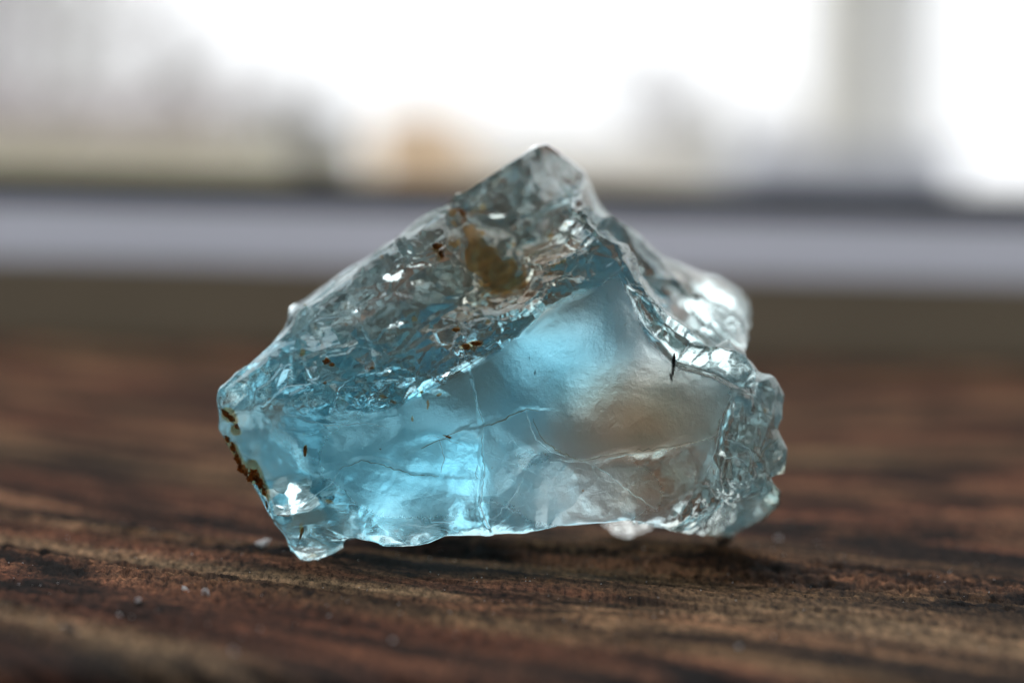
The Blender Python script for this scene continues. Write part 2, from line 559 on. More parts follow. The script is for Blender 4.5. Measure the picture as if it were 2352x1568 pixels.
# ridges on the visible side (crease polylines)
RIDGES = [
    [(1425, 594, .62), (1330, 645, .50), (1245, 695, .45), (1180, 765, .34), (1110, 815, .27), (1040, 852, .19), (960, 900, .14), (900, 925, .12)],
    [(1318, 482, 1.0), (1375, 525, .88), (1425, 594, .62), (1462, 645, .58), (1540, 722, .52), (1640, 790, .56), (1700, 832, .68), (1742, 850, .95)],
    [(1425, 594, .62), (1490, 752, .34), (1560, 832, .28), (1640, 856, .38), (1705, 885, .55), (1780, 866, .9)],
    [(1345, 400, 1.8), (1300, 438, 1.5), (1250, 480, 1.44), (1198, 528, 1.36), (1110, 512, 1.36), (1035, 478, 1.40), (1010, 480, 1.5)],
    [(1318, 482, 1.0), (1345, 400, 1.8)],
    [(500, 940, .55), (530, 975, .45), (565, 1045, .34), (603, 1112, .23), (622, 1186, .15), (652, 1215, .11), (720, 1205, .06), (805, 1246, .04)],
    [(1212, 942, .06), (1240, 1036, .0), (1330, 1060, .03), (1420, 1050, .08), (1500, 1042, .12), (1640, 1000, .27), (1668, 955, .34)],
    [(1668, 955, .34), (1690, 905, .45), (1705, 885, .55)],
    [(1668, 955, .34), (1640, 1045, .3), (1612, 1110, .38), (1560, 1180, .38), (1520, 1214, .22)],
    [(1640, 1045, .3), (1720, 1060, .52), (1770, 1098, .78)],
    [(1035, 478, 1.40), (1012, 502, 1.12), (968, 530, .98), (908, 570, .95), (838, 614, .9), (770, 660, .86), (705, 702, .82), (682, 722, .80), (668, 755, .74), (632, 803, .66)],
    [(1360, 488, 1.55), (1412, 535, 1.5), (1456, 600, 1.38), (1502, 650, 1.36), (1576, 722, 1.34), (1660, 783, 1.32)],
]
FRONT = [(1240, 400, 1.50), (1130, 450, 1.42), (1240, 740, .28), (1290, 850, .17), (1300, 930, .14), (1420, 880, .13), (1540, 930, .12),
         (1600, 960, .2), (1450, 790, .26), (1100, 985, .02), (1090, 875, .1), (1112, 1060, .0), (1106, 1150, -.03), (1000, 960, .04),
         (640, 965, .32), (770, 950, .13), (700, 1060, .17), (790, 1130, .0), (870, 1055, -.02), (900, 990, .03), (1000, 1100, -.05),
         (920, 1170, -.09), (690, 1160, .12), (640, 900, .42), (700, 850, .5), (800, 770, .68), (880, 690, .85), (960, 620, .98), (850, 850, .34),
         (980, 760, .5), (1090, 700, .62), (1060, 540, 1.22), (1130, 545, 1.2), (1085, 620, 1.12), (1160, 655, .86), (1205, 610, 1.0),
         (1280, 560, 1.0), (1330, 590, .76), (1040, 600, .98), (1250, 640, .66), (1230, 1130, -.02), (1330, 1130, .0), (1440, 1130, .06),
         (1720, 980, .58), (1750, 925, .72), (1700, 1150, .62), (1740, 1150, .76), (1640, 1180, .6), (1755, 1030, .66),
         (1500, 590, 1.62), (1560, 660, 1.5), (1640, 700, 1.6), (1420, 530, 1.55), (1660, 770, 1.3), (1600, 705, 1.45), (1690, 720, 1.75),
         (580, 900, .5), (560, 990, .42), (700, 1255, .18), (745, 1240, .16), (610, 1010, .34)]
# the far side and the underside
BACK = [(1250, 480, 1.30), (1120, 560, 1.30), (1000, 640, 1.22), (880, 740, 1.22), (760, 840, 1.2), (640, 920, 1.05), (570, 985, .85),
        (1400, 640, 1.5), (1550, 720, 2.2), (1640, 770, 1.9), (1300, 760, 2.35), (1120, 840, 2.15), (950, 930, 2.0), (780, 1010, 1.55), (650, 1060, .80),
        (1440, 810, 1.42), (1580, 825, 1.6), (1430, 890, 1.42), (1590, 890, 1.2), (1700, 930, 1.0), (1280, 965, 1.45), (1130, 1050, 2.0), (960, 1090, 1.75), (790, 1130, .85), (690, 1150, .70),
        (1440, 1030, 1.60), (1590, 1040, 1.45), (1720, 1080, 1.2), (1310, 1090, 1.7), (1150, 1150, 1.45), (980, 1180, 1.1), (840, 1200, .75), (740, 1225, .45),
        (1440, 1160, 1.85), (1560, 1165, 1.7), (1650, 1180, 1.4), (1330, 1165, 1.7), (1240, 1188, 1.0), (1100, 1195, .6), (960, 1218, .5), (1450, 1186, .7), (1370, 1188, .6)]



def flatter(p):
    x, y, d = p
    if (y > 1195 and x > 1480) or (y > 1190 and x < 830) or d <= 0: return p
    return (x, y, 0.45 * d if d < 1.2 else 0.54 + 1.25 * (d - 1.2))


OUT = [flatter(p) for p in OUT]
RIDGES = [[flatter(p) for p in r] for r in RIDGES]
FRONT = [flatter(p) for p in FRONT]


def cdt(points, edges):
    co = [Vector((p[0] / 100, p[1] / 100)) for p in points]
    n = len(OUT)
    outline = [list(range(n))]
    vs, es, fs, ov, oe, of = delaunay_2d_cdt(co, edges, outline, 1, 1e-6)
    assert len(vs) == len(points), (len(vs), len(points))
    remap = [o[0] for o in ov]
    return [tuple(remap[i] for i in f) for f in fs]


def build_base():
    pts = list(OUT)
    idx = {(p[0], p[1]): i for i, p in enumerate(pts)}
    crease = set()
    n = len(OUT)
    for i in range(n): crease.add((i, (i + 1) % n))
    edges = []
    def add(p):
        if (p[0], p[1]) not in idx:
            idx[(p[0], p[1])] = len(pts); pts.append(p)
        return idx[(p[0], p[1])]
    for r in RIDGES:
        ii = [add(p) for p in r]
        for a, b in zip(ii[:-1], ii[1:]):
            edges.append((a, b)); crease.add((a, b))
    for p in FRONT: add(p)
    nf = len(pts)
    f_front = cdt(pts, edges)
    bpts = list(OUT) + BACK
    f_back = cdt(bpts, [])
    faces = [tuple(f) for f in f_front]
    m = lambda i: i if i < n else nf + (i - n)
    faces += [tuple(m(i) for i in f)[::-1] for f in f_back]
    allp = pts + BACK
    V = np.array([at(*p) for p in allp])
    T = []
    for f in faces:
        for q in range(1, len(f) - 1): T.append((f[0], f[q], f[q + 1]))
    back = np.zeros(len(allp)); back[nf:] = 1; back[:n] = 0.0
    return V, np.array(T), crease, back


def subdivide(V, T, crease, data, smooth):
    """one step: every triangle in four, then soften what is not a ridge"""
    E = np.concatenate([T[:, [0, 1]], T[:, [1, 2]], T[:, [2, 0]]])
    E.sort(axis=1)
    U, inv = np.unique(E, axis=0, return_inverse=True)
    inv = inv.ravel()
    nv, nt = len(V), len(T)
    mid = nv + inv
    V2 = np.concatenate([V, (V[U[:, 0]] + V[U[:, 1]]) / 2])
    D2 = np.concatenate([data, (data[U[:, 0]] + data[U[:, 1]]) / 2])
    ab, bc, ca = mid[:nt], mid[nt:2 * nt], mid[2 * nt:]
    a, b, c = T[:, 0], T[:, 1], T[:, 2]
    T2 = np.concatenate([np.stack([a, ab, ca], 1), np.stack([ab, b, bc], 1), np.stack([ca, bc, c], 1), np.stack([ab, bc, ca], 1)])
    key = {(int(x), int(y)): k for k, (x, y) in enumerate(U)}
    C2 = set()
    for (x, y) in crease:
        k = key.get((min(x, y), max(x, y)))
        if k is None: continue
        C2.add((x, nv + k)); C2.add((nv + k, y))
    if smooth > 0:
        E2 = np.concatenate([T2[:, [0, 1]], T2[:, [1, 2]], T2[:, [2, 0]]])
        cr = np.zeros(len(V2), bool)
        for x, y in C2: cr[x] = cr[y] = True
        for _ in range(2):
            S = np.zeros_like(V2); N = np.zeros(len(V2))
            for i in range(3):
                S[:, i] = np.bincount(E2[:, 0], V2[E2[:, 1], i], len(V2)) + np.bincount(E2[:, 1], V2[E2[:, 0], i], len(V2))
            N = np.bincount(E2[:, 0], minlength=len(V2)) + np.bincount(E2[:, 1], minlength=len(V2))
            L = S / N[:, None] - V2
            w = np.where(cr, 0.06, smooth)
            V2 = V2 + L * w[:, None]
    return V2, T2, C2, D2


def normals(V, T):
    n = np.cross(V[T[:, 1]] - V[T[:, 0]], V[T[:, 2]] - V[T[:, 0]])
    N = np.zeros_like(V)
    for i in range(3):
        for j in range(3):
            N[:, j] += np.bincount(T[:, i], n[:, j], len(V))
    return N / np.maximum(np.linalg.norm(N, axis=1), 1e-12)[:, None]


def blob(Q, cx, cy, rx, ry, ang=0.0):
    c, s = math.cos(R(ang)), math.sin(R(ang))
    d = Q - np.array([cx, cy])
    u, v = (d[:, 0] * c + d[:, 1] * s) / rx, (-d[:, 0] * s + d[:, 1] * c) / ry
    return np.hypot(u, v)


def inside(Q, poly, soft):
    """soft mask of a polygon in picture-measured coordinates"""
    x, y = Q[:, 0], Q[:, 1]
    ins = np.zeros(len(Q), bool)
    for (x0, y0), (x1, y1) in zip(poly, poly[1:] + poly[:1]):
        c = ((y0 > y) != (y1 > y)) & (x < (x1 - x0) * (y - y0) / (y1 - y0 + 1e-9) + x0)
        ins ^= c
    d, _ = seg_dist(Q, poly + poly[:1])
    return np.where(ins, sstep(-soft, soft, d), sstep(soft, -soft, d))


UPPER_LEFT = [(1010, 480), (1060, 500), (1110, 512), (1200, 530), (1318, 482), (1420, 590), (1330, 640), (1245, 690), (1180, 760), (1110, 812), (1040, 850),
              (960, 900), (880, 935), (760, 935), (640, 930), (500, 930), (490, 880), (655, 720), (760, 630)]
PEAK_FACE = [(1195, 345), (1255, 320), (1350, 400), (1300, 440), (1200, 530), (1110, 515), (1010, 482), (1040, 435)]
RIGHT_END = [(1668, 955), (1705, 885), (1780, 860), (1820, 900), (1820, 1240), (1660, 1270), (1520, 1220), (1612, 1110), (1640, 1045)]
RIGHT_TOP = [(1318, 482), (1345, 400), (1380, 465), (1540, 580), (1740, 680), (1735, 780), (1760, 860), (1705, 885), (1640, 856), (1560, 832), (1490, 752), (1425, 594)]
SMOOTH_FACE = [(1180, 768), (1245, 705), (1425, 620), (1490, 765), (1560, 840), (1650, 862), (1690, 890), (1660, 955), (1640, 1000), (1500, 1042), (1330, 1060), (1240, 1036),
               (1110, 1000), (900, 1010), (900, 930), (1040, 858)]
STAINS = [  # cx, cy, rx, ry, angle, strength
    (1125, 595, 64, 46, 35, 1.0), (1172, 622, 26, 24, 0, 1.0), (1050, 500, 20, 14, 30, .9), (1090, 540, 40, 22, 15, .9), (1000, 577, 13, 9, 0, 1.0), (1012, 590, 8, 12, 0, .8),
    (1028, 565, 7, 9, 0, .8), (752, 838, 9, 8, 0, 1.0), (766, 846, 8, 5, 0, .9), (855, 842, 7, 5, 0, .9), (1082, 797, 30, 9, -5, 1.0), (1050, 760, 14, 8, 0, .7),
    (528, 958, 26, 12, 40, 1.3), (545, 985, 14, 9, 30, 1.1), (545, 1040, 17, 40, -25, 1.3), (578, 1085, 24, 36, -35, 1.4), (600, 1115, 14, 28, -20, 1.4), (520, 1012, 12, 18, 0, 1.1),
    (612, 1140, 6, 16, -10, .9), (700, 1035, 5, 17, 8, .9), (1030, 1003, 10, 4, 20, .9), (885, 918, 12, 4, 10, .8), (905, 925, 9, 3, 10, .8), (750, 888, 6, 4, 0, .9), (970, 900, 6, 6, 0, .8),
    (1010, 905, 10, 4, -30, .8), (985, 930, 4, 12, 0, .7), (950, 960, 4, 9, 0, .8), (755, 1152, 12, 5, 20, .7), (692, 1225, 4, 22, 15, .9), (1115, 470, 10, 7, 0, .7),
    (1090, 480, 8, 10, 0, .7), (1270, 445, 9, 7, 0, .6), (1195, 440, 6, 5, 0, .6), (1748, 944, 4, 5, 0, .9), (1335, 1128, 4, 4, 0, .7), (870, 1030, 5, 3, 0, .8)]
CRACKS = [  # polyline, half width px, step, groove
    ([(1084, 868), (1092, 900), (1098, 940), (1112, 975), (1108, 1010), (1104, 1050), (1112, 1085), (1106, 1120), (1102, 1160), (1118, 1195), (1132, 1215)], 4.0, .018, .016),
    ([(1060, 985), (1010, 1015), (965, 1030)], 3.0, .008, .006),
    ([(1112, 975), (1160, 962), (1200, 938), (1235, 940)], 3.0, -.012, .004),
    ([(770, 1075), (830, 1050), (890, 1060), (940, 1090), (1020, 1095)], 3.0, -.012, .003),
    ([(1180, 768), (1110, 816), (1040, 856), (960, 904)], 5.0, .0, .014),
    ([(1140, 1180), (1180, 1140), (1200, 1090)], 3.0, .004, .004),
    ([(690, 960), (800, 975), (880, 960)], 3.0, .010, .004)]


def glass_material():
    k = NT('pale_blue_crystal')
    st, fr, bl = k.attr('stain'), k.attr('frost'), k.attr('blue')
    tc = k.n('ShaderNodeTexCoord').outputs['Object']
    fine = k.noise(tc, 26.0, 4, 0.65)
    micro = k.noise(tc, 90.0, 2, 0.6)
    h = k.math('ADD', k.math('MULTIPLY', fine, 0.6), k.math('MULTIPLY', micro, 0.25))
    def plates(scale, off):
        # small flat plates, each tilted its own way
        p = k.n('ShaderNodeVectorMath', {'operation': 'MULTIPLY_ADD'})
        k.put(p.inputs[0], tc); p.inputs[1].default_value = (scale * .8, scale, scale); p.inputs[2].default_value = (off, off, off)
        v = k.n('ShaderNodeTexVoronoi', None, Vector=p, Scale=1.0)
        d = k.n('ShaderNodeVectorMath', {'operation': 'SUBTRACT'})
        k.put(d.inputs[0], p); k.put(d.inputs[1], v.outputs['Position'])
        r_ = k.n('ShaderNodeVectorMath', {'operation': 'SUBTRACT'})
        k.put(r_.inputs[0], v.outputs['Color']); r_.inputs[1].default_value = (.5, .5, .5)
        q = k.n('ShaderNodeVectorMath', {'operation': 'DOT_PRODUCT'})
        k.put(q.inputs[0], d); k.put(q.inputs[1], r_)
        return k.math('MULTIPLY', q.outputs['Value'], 1.0 / scale)
    chip = k.math('MULTIPLY', k.attr('chip'), k.math('ADD', plates(5.5, 0.0), k.math('MULTIPLY', plates(13.0, 5.0), 0.7)))
    bump0 = k.n('ShaderNodeBump', None, Strength=1.0, Distance=0.9, Height=chip)
    bump = k.n('ShaderNodeBump', None, Normal=bump0, Strength=k.math('ADD', 0.06, k.math('MULTIPLY', fr, 0.2)), Distance=0.02, Height=h)
    tint = k.mix(bl, (0.96, 0.97, 0.96, 1), (0.575, 0.885, 0.975, 1))
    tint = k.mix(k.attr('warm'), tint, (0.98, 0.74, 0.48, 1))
    tint = k.mix(k.attr('smoke'), tint, (0.78, 0.77, 0.72, 1))
    rough = k.math('ADD', 0.03, k.math('MULTIPLY', fr, k.math('ADD', 0.30, k.math('MULTIPLY', fine, 0.25))))
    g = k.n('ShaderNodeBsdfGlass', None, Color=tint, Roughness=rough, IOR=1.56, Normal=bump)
    # weathered skin of the frosted faces: a little light is spread through it
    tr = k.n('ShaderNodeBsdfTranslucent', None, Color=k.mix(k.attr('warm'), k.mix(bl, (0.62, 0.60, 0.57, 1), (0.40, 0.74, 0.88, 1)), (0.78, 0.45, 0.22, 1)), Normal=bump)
    m1 = k.n('ShaderNodeMixShader', None, Fac=k.math('MULTIPLY', fr, 0.12), _1=g, _2=tr)
    sn = k.noise(tc, 14.0, 5, 0.7)
    scol = k.ramp(sn, [(0.36, (0.05, 0.018, 0.004)), (0.48, (0.30, 0.12, 0.025)), (0.64, (0.66, 0.34, 0.09))])
    sd = k.n('ShaderNodeBsdfDiffuse', None, Color=scol, Normal=bump)
    stt = k.n('ShaderNodeBsdfTranslucent', None, Color=scol, Normal=bump)
    sg = k.n('ShaderNodeBsdfGlass', None, Color=k.mix(sn, (0.70, 0.33, 0.05, 1), (0.97, 0.68, 0.22, 1)), Roughness=0.2, IOR=1.5, Normal=bump)
    sm = k.n('ShaderNodeMixShader', None, Fac=0.4, _1=sd, _2=stt)
    sm = k.n('ShaderNodeMixShader', None, Fac=0.6, _1=sm, _2=sg)
    edge = k.math('ADD', st, k.math('MULTIPLY', k.math('SUBTRACT', sn, 0.5), 2.2))
    fac = k.ramp(edge, [(0.40, (0, 0, 0)), (0.62, (1, 1, 1))])
    m2 = k.n('ShaderNodeMixShader', None, Fac=k.math('MULTIPLY', fac, 0.8), _1=m1, _2=sm)
    k.put(k.out.inputs['Surface'], m2)
    vol = k.n('ShaderNodeVolumeAbsorption', None, Color=(0.68, 0.80, 0.82, 1), Density=0.13)
    k.put(k.out.inputs['Volume'], vol)
    return k.m


def build_stone():
    V, T, crease, back = build_base()
    for lv, s in enumerate((0.32, 0.30, 0.25, 0.2, 0.0)):
        V, T, crease, back = subdivide(V, T, crease, back, s)
    Q = project(V)
    front = 1 - np.clip(back * 3, 0, 1)
    N = normals(V, T)
    if (N[np.argmin(V[:, 1])] @ np.array([0, -1, 0])) < 0:
        T = T[:, ::-1]; N = -N
    ul = inside(Q, UPPER_LEFT, 22) * front
    re = inside(Q, RIGHT_END, 16) * front
    rt = inside(Q, RIGHT_TOP, 14) * front
    sm = inside(Q, SMOOTH_FACE, 26) * front
    other = np.clip(1 - ul - re - rt - sm, 0, 1) * front
    # slow undulation everywhere, flakes where the break is rough
    h = 0.035 * fbm(V, 2.2, 3, 1) * (1 - 0.6 * sm)
    do, _ = seg_dist(Q, [p[:2] for p in OUT] + [OUT[0][:2]])
    rim = sstep(4, 38, do)
    Vr = V.copy()
    th = R(32)                                           # flakes lie along the slope of the left face
    Vr[:, 0] = V[:, 0] * math.cos(th) + V[:, 2] * math.sin(th)
    Vr[:, 2] = -V[:, 0] * math.sin(th) + V[:, 2] * math.cos(th)
    warp = 0.05 * np.stack([noise3(V, 7, s) for s in (11, 12, 13)], 1)
    U, Z = V[:, 0] + 0.5 * V[:, 1], V[:, 2] + 0.35 * V[:, 1]
    c1, s1 = math.cos(th), math.sin(th)
    wu, wv = 0.05 * noise3(V, 3, 21) + 0.012 * noise3(V, 13, 22), 0.05 * noise3(V, 3, 23) + 0.012 * noise3(V, 13, 24)
    A, B = (U * c1 + Z * s1) * 0.85 + wu, (-U * s1 + Z * c1) * 1.15 + wv
    rough = sstep(-0.25, 0.3, fbm(V, 3.0, 2, 71))
    warp *= 0.5
    chips = 0.050 * facets(A, B, 2.6, 3) + (0.060 + .02 * rough) * flakes(Vr + warp, 3.2, 15, (0.7, 1, 1.25), .8) + 0.010 * flakes(Vr + 1.5 * warp, 6.5, 16, (0.6, 1, 1.4), .8) + (0.004 + 0.012 * rough) * flakes(Vr + warp, 11.0, 18, (0.8, 1, 1.2), .9) + rough * 0.006 * flakes(V, 24.0, 19, (1, 1, 1), .9)
    h += ul * chips * (0.25 + 0.75 * rim)
    h += re * (0.35 + 0.65 * rim) * (0.024 * facets(U * 1.2 + wu, Z * .8 + wv, 3.6, 13) + 0.016 * facets(U * 1.3 + wu, Z * .7 + wv, 9.0, 15) + 0.006 * flakes(V + warp, 9.0, 35, (1.3, 1, .7), .8))
    t2 = R(-41)
    Vt = np.stack([(V[:, 0] * math.cos(t2) + V[:, 2] * math.sin(t2)) * 0.35, V[:, 1] * 0.6, (-V[:, 0] * math.sin(t2) + V[:, 2] * math.cos(t2)) * 1.5], 1)
    h += rt * (0.3 + .7 * rim) * (0.055 * flakes(Vt + warp, 3.6, 45, (1, 1, 1), .8) + 0.008 * flakes(V + warp, 8.0, 55, (1, 1, 1), .8))
    cr_, cs_ = math.cos(R(38)), math.sin(R(38))
    pw = (V[:, 2] * cr_ + V[:, 0] * cs_) / 0.14 + 0.5 * noise3(V, 2.5, 401) + 0.12 * noise3(V, 9, 402)
    saw = pw - np.floor(pw)
    h += rt * (0.15 + .85 * rim) * 0.09 * (np.where(saw < .82, saw / .82, (1 - saw) / .18) - .5)
    hot = sstep(1.3, .6, blob(Q, 690, 1165, 105, 62))
    other = other * (1 - 0.85 * hot)
    h += other * (0.026 * facets(U + wu, Z + wv, 2.2, 33) + 0.006 * facets(U + wu, Z + wv, 7.0, 35) + 0.004 * fbm(V, 14, 3, 36))
    h += sm * 0.0012 * fbm(V, 22, 3, 9)
    h += (1 - front) * (1 - 0.85 * hot) * (0.07 * flakes(V, 1.6, 85, (1, 1, 1), .7) + 0.02 * fbm(V, 6, 3, 19))
    # rings of the shell-like break at the right end
    d = blob(Q, 1700, 1090, 1, 1)
    h += re * 0.006 * np.sin(d / 7.0) * sstep(120, 40, d)
    for line, w, stp, grv in CRACKS:
        dd, side = seg_dist(Q + 3.0 * np.stack([noise3(V, 12, 91), noise3(V, 12, 92)], 1), line)
        h += front * (-0.22 * grv * np.exp(-(dd / w) ** 2) + 0.28 * stp * side * np.exp(-(dd / 30.0)) * sstep(0, 2 * w, dd))
    # the hollow that holds the rust
    h -= 0.06 * front * sstep(1.1, 0.5, blob(Q, 1135, 598, 90, 62, 35))
    V = V + N * h[:, None]
    me = np_mesh('crystal_body', V, T)
    stain = np.zeros(len(V))
    Q0 = Q
    Q = Q + np.stack([16 * noise3(V, 5, 301) + 9 * noise3(V, 14, 302), 16 * noise3(V, 5, 303) + 9 * noise3(V, 14, 304)], 1) * np.where(blob(Q, 1120, 590, 150, 110) < 1, 1.0, 0.35)[:, None]
    for cx, cy, rx, ry, a, s in STAINS:
        stain = np.maximum(stain, s * sstep(1.25, 0.55, blob(Q, cx, cy, rx, ry, a)))
    Q = Q0
    sp = noise3(V, 16, 77)
    stain = np.maximum(stain, 0.75 * sstep(0.72, 0.9, sp) * ul)
    attr(me, 'stain', stain * front)
    frost = np.clip(0.74 * sm + (0.45 + 0.4 * sstep(1.1, .6, blob(Q, 960, 1060, 250, 140)) + 0.35 * sstep(1.2, .6, blob(Q, 1340, 1130, 190, 85))) * other + 0.10 * ul + 0.10 * re + 0.14 * rt + 0.15 * (1 - front), 0, 1)
    frost = np.where((Q[:, 1] < 905) & (front > .5), np.minimum(frost, np.maximum(0.74 * sm, 0.07 + 0.1 * rt)), frost)
    frost *= 1 - 0.8 * front * sstep(1.2, .7, blob(Q, 680, 1165, 75, 45)) - 0.8 * front * sstep(1.2, .7, blob(Q, 720, 1250, 80, 45))
    attr(me, 'frost', np.clip(frost, 0, 1))
    pk = inside(Q, PEAK_FACE, 14) * front
    attr(me, 'chip', np.clip(ul * (0.45 + 0.45 * rough) + .75 * pk * sstep(-.5, .3, noise3(V, 5, 66)) + .18 * re + .16 * rt + .10 * other, 0, 1))
    blue = sstep(1500, 1050, Q[:, 0]) * 0.0
    blue = np.clip(0.2 + 0.9 * sstep(1.2, .3, blob(Q, 930, 1010, 380, 210, -10)) + 0.8 * sstep(1.2, .2, blob(Q, 1240, 830, 200, 150)), 0, 1)
    attr(me, 'warm', np.clip(.85 * sstep(1.35, .0, blob(Q, 1480, 965, 210, 140)) + .45 * sstep(1.2, .1, blob(Q, 1510, 1125, 150, 65, -15)) + .5 * sstep(1.2, .2, blob(Q, 1170, 620, 260, 160)), 0, 1) * front)  # amber glow of refracted wood put into the tint; also around the rust
    attr(me, 'blue', blue)
    attr(me, 'smoke', np.clip(re * sstep(880, 1080, Q[:, 1]) + .5 * re + .5 * rt + .35 * pk, 0, 1))
    root = bpy.data.objects.new('rough_crystal', None)
    col.objects.link(root)
    root.empty_display_size = 0.5
    tag(root, 'rough translucent pale blue crystal chunk with rusty stains standing on the wood', 'crystal')
    body = link('crystal_body', me, glass_material(), root)
    print('lowest points', V[:, 2].min(), 'verts', len(V), 'tris', len(T))
    return root, body, V, Q, front


STONE, BODY, SV, SQ, SF = build_stone()


# ------------------------------------------------------------------ small parts of the stone
def icolump(name, centre, size, seed, sub=3, amp=0.25, freq=2.0, rot=0.0, lean=0.0):
    """an uneven rounded lump"""
    import bmesh
    bm = bmesh.new()
    bmesh.ops.create_icosphere(bm, subdivisions=sub, radius=1.0)
    P = np.array([v.co[:] for v in bm.verts])
    n = 1 + amp * fbm(P + seed * 7.1, freq, 2, seed) + 0.35 * amp * flakes(P + seed, 1.4, seed, (1, 1, 1), .8)
    P = P * n[:, None] * np.array(size)
    c, s_ = math.cos(rot), math.sin(rot)
    P = np.stack([P[:, 0] * c + P[:, 2] * s_ + lean * P[:, 2], P[:, 1], -P[:, 0] * s_ + P[:, 2] * c], 1)
    for v, p in zip(bm.verts, P): v.co = p
    me = bpy.data.meshes.new(name)
    bm.to_mesh(me)
    bm.free()
    return me, P


def front_point(px, py):
    d = np.hypot(SQ[:, 0] - px, SQ[:, 1] - py) + 1e4 * (SF < 0.5)
    return SV[np.argmin(d)]


def build_stone_parts():
    glass = BODY.data.materials[0]
    me, P = icolump('rear_foot', None, (0.16, 0.22, 0.12), 5, 4, 0.2)
    for nm in ('frost', 'blue', 'stain', 'warm', 'chip', 'smoke'): attr(me, nm, np.full(len(me.vertices), 0.03 if nm != 'frost' else 0.1))
    o = link('rear_foot', me, glass, STONE)
    c = at(1440, 1222, 1.62)
    o.location = (c[0], c[1], -P[:, 2].min() - 0.02)
    dark = plain('black_mineral', (0.012, 0.009, 0.010), 0.4, 0.3, 20.0)
    for px, py, rx, rz, ang in ((1546, 838, .010, .062, .06), (1541, 868, .006, .025, -.3), (1230, 856, .004, .014, .1), (1215, 822, .003, .008, .0), (1172, 905, .003, .006, .0)):
        me, P = icolump('dark_needle', None, (rx, 0.012, rz), int(px), 2, 0.5, 3.0, ang)
        o = link('dark_needle', me, dark, STONE)
        p = front_point(px, py)
        o.location = (p[0], p[1] + 0.016, p[2])


build_stone_parts()


# ------------------------------------------------------------------ crumbs on the wood
def build_crumbs():
    TB = bpy.data.objects['table_board']
    n = len(TB.data.vertices)
    co = np.empty(n * 3, np.float32); TB.data.vertices.foreach_get('co', co); co = co.reshape(-1, 3)
    k = NT('white_crumb')
    b = k.n('ShaderNodeBsdfPrincipled', None, Base_Color=k.mix(k.noise(k.mapping(), 40.0), (0.55, 0.56, 0.58, 1), (0.9, 0.9, 0.9, 1)), Roughness=0.35)
    b.inputs['Transmission Weight'].default_value = 0.5
    k.put(k.out.inputs[0], b)
    soot = plain('charred_splinter', (0.012, 0.009, 0.008), 0.7, 0.3, 30.0)
    spots = [
        (472, 1362, .028, .045, k.m, 'white upright crumb on the wood, left of the crystal foot', 'crumb'),
        (425, 1350, .030, .018, k.m, 'pale flat crumb just left of the upright white crumb', 'crumb'),
        (318, 1382, .024, .022, k.m, 'small round white crumb on the wood at the left', 'crumb'),
        (272, 1405, .030, .014, k.m, 'low pale flake on the wood below the round white crumb', 'crumb'),
        (690, 1393, .034, .016, k.m, 'bright flat chip on dark wood under the crystal foot', 'chip'),
        (757, 1407, .018, .018, k.m, 'tiny round bead of grit right of the bright flat chip', 'crumb'),
        (144, 1428, .014, .014, k.m, 'tiny white speck near the black splinter', 'crumb'),
        (902, 1468, .016, .016, k.m, 'faint pale speck on the wood in front of the crystal', 'crumb'),
        (536, 1494, .020, .026, k.m, 'soft pale crumb lower left on the wood', 'crumb'),
        (1698, 1480, .022, .018, k.m, 'soft pale crumb on the wood in front at right', 'crumb'),
        (1788, 1228, .030, .034, k.m, 'blurred pale crumb on the wood right of the crystal', 'crumb'),
        (600, 1252, .075, .040, k.m, 'blurred grey chip on the wood behind the left foot', 'chip'),
        (163, 1455, .045, .026, soot, 'black splinter lying on the wood at the lower left', 'splinter'),
    ]
    for i, (px, py, rx, rz, m, lab, cat) in enumerate(spots):
        p = ground_hit(px, py)
        j = np.argmin((co[:, 0] - p[0]) ** 2 + (co[:, 1] - p[1]) ** 2)
        me, P = icolump('crumb', None, (rx * .55, rx * .5, rz * .5), 100 + i, 2, 0.75, 1.3, 0.5 * math.sin(i * 2.1))
        o = link('wood_splinter' if m is soot else 'crumb', me, m)
        o.location = (p[0], p[1], co[j, 2] - P[:, 2].min() * 0.85)
        me.polygons.foreach_set('use_smooth', np.zeros(len(me.polygons), bool))
        tag(o, lab, cat, None if m is soot else 'crumbs scattered on the wood')
    # fine dust nobody could count
    V, F = [], []
    r = np.random.default_rng(3)
    sel = co[(np.abs(co[:, 0]) < 3.4) & (co[:, 1] > -2.0) & (co[:, 1] < 3.0)]
    for q in sel[r.integers(0, len(sel), 420)]:
        a = r.uniform(.002, .0065)
        b_ = len(V)
        pts = r.normal(0, 1, (5, 3)); pts /= np.linalg.norm(pts, axis=1)[:, None]
        V += list(q + np.array([0, 0, a * .6]) + a * np.array([[1, 0, 0], [-1, .3, 0], [0, -1, .1], [.1, 1, 0], [0, 0, 1.1]]) * r.uniform(.6, 1.3, (5, 1)))
        F += [(b_, b_ + 3, b_ + 4), (b_ + 3, b_ + 1, b_ + 4), (b_ + 1, b_ + 2, b_ + 4), (b_ + 2, b_, b_ + 4), (b_, b_ + 2, b_ + 1), (b_, b_ + 1, b_ + 3)]
    o = link('dust', np_mesh('dust', np.array(V), F), k.m, None, False)
    tag(o, 'fine pale dust scattered over the wood grain', 'dust', None, 'stuff')


build_crumbs()


# ------------------------------------------------------------------ flaws inside and on the stone
def front_line(line, n):
    """points spread along a polyline, laid on the stone's visible surface"""
    L = [np.array(p, float) for p in line]
    out = []
    for a, b in zip(L[:-1], L[1:]):
        m = max(2, int(np.hypot(*(b - a)) / n))
        for i in range(m): out.append(a + (b - a) * i / m)
    out.append(L[-1])
    return np.array(out)


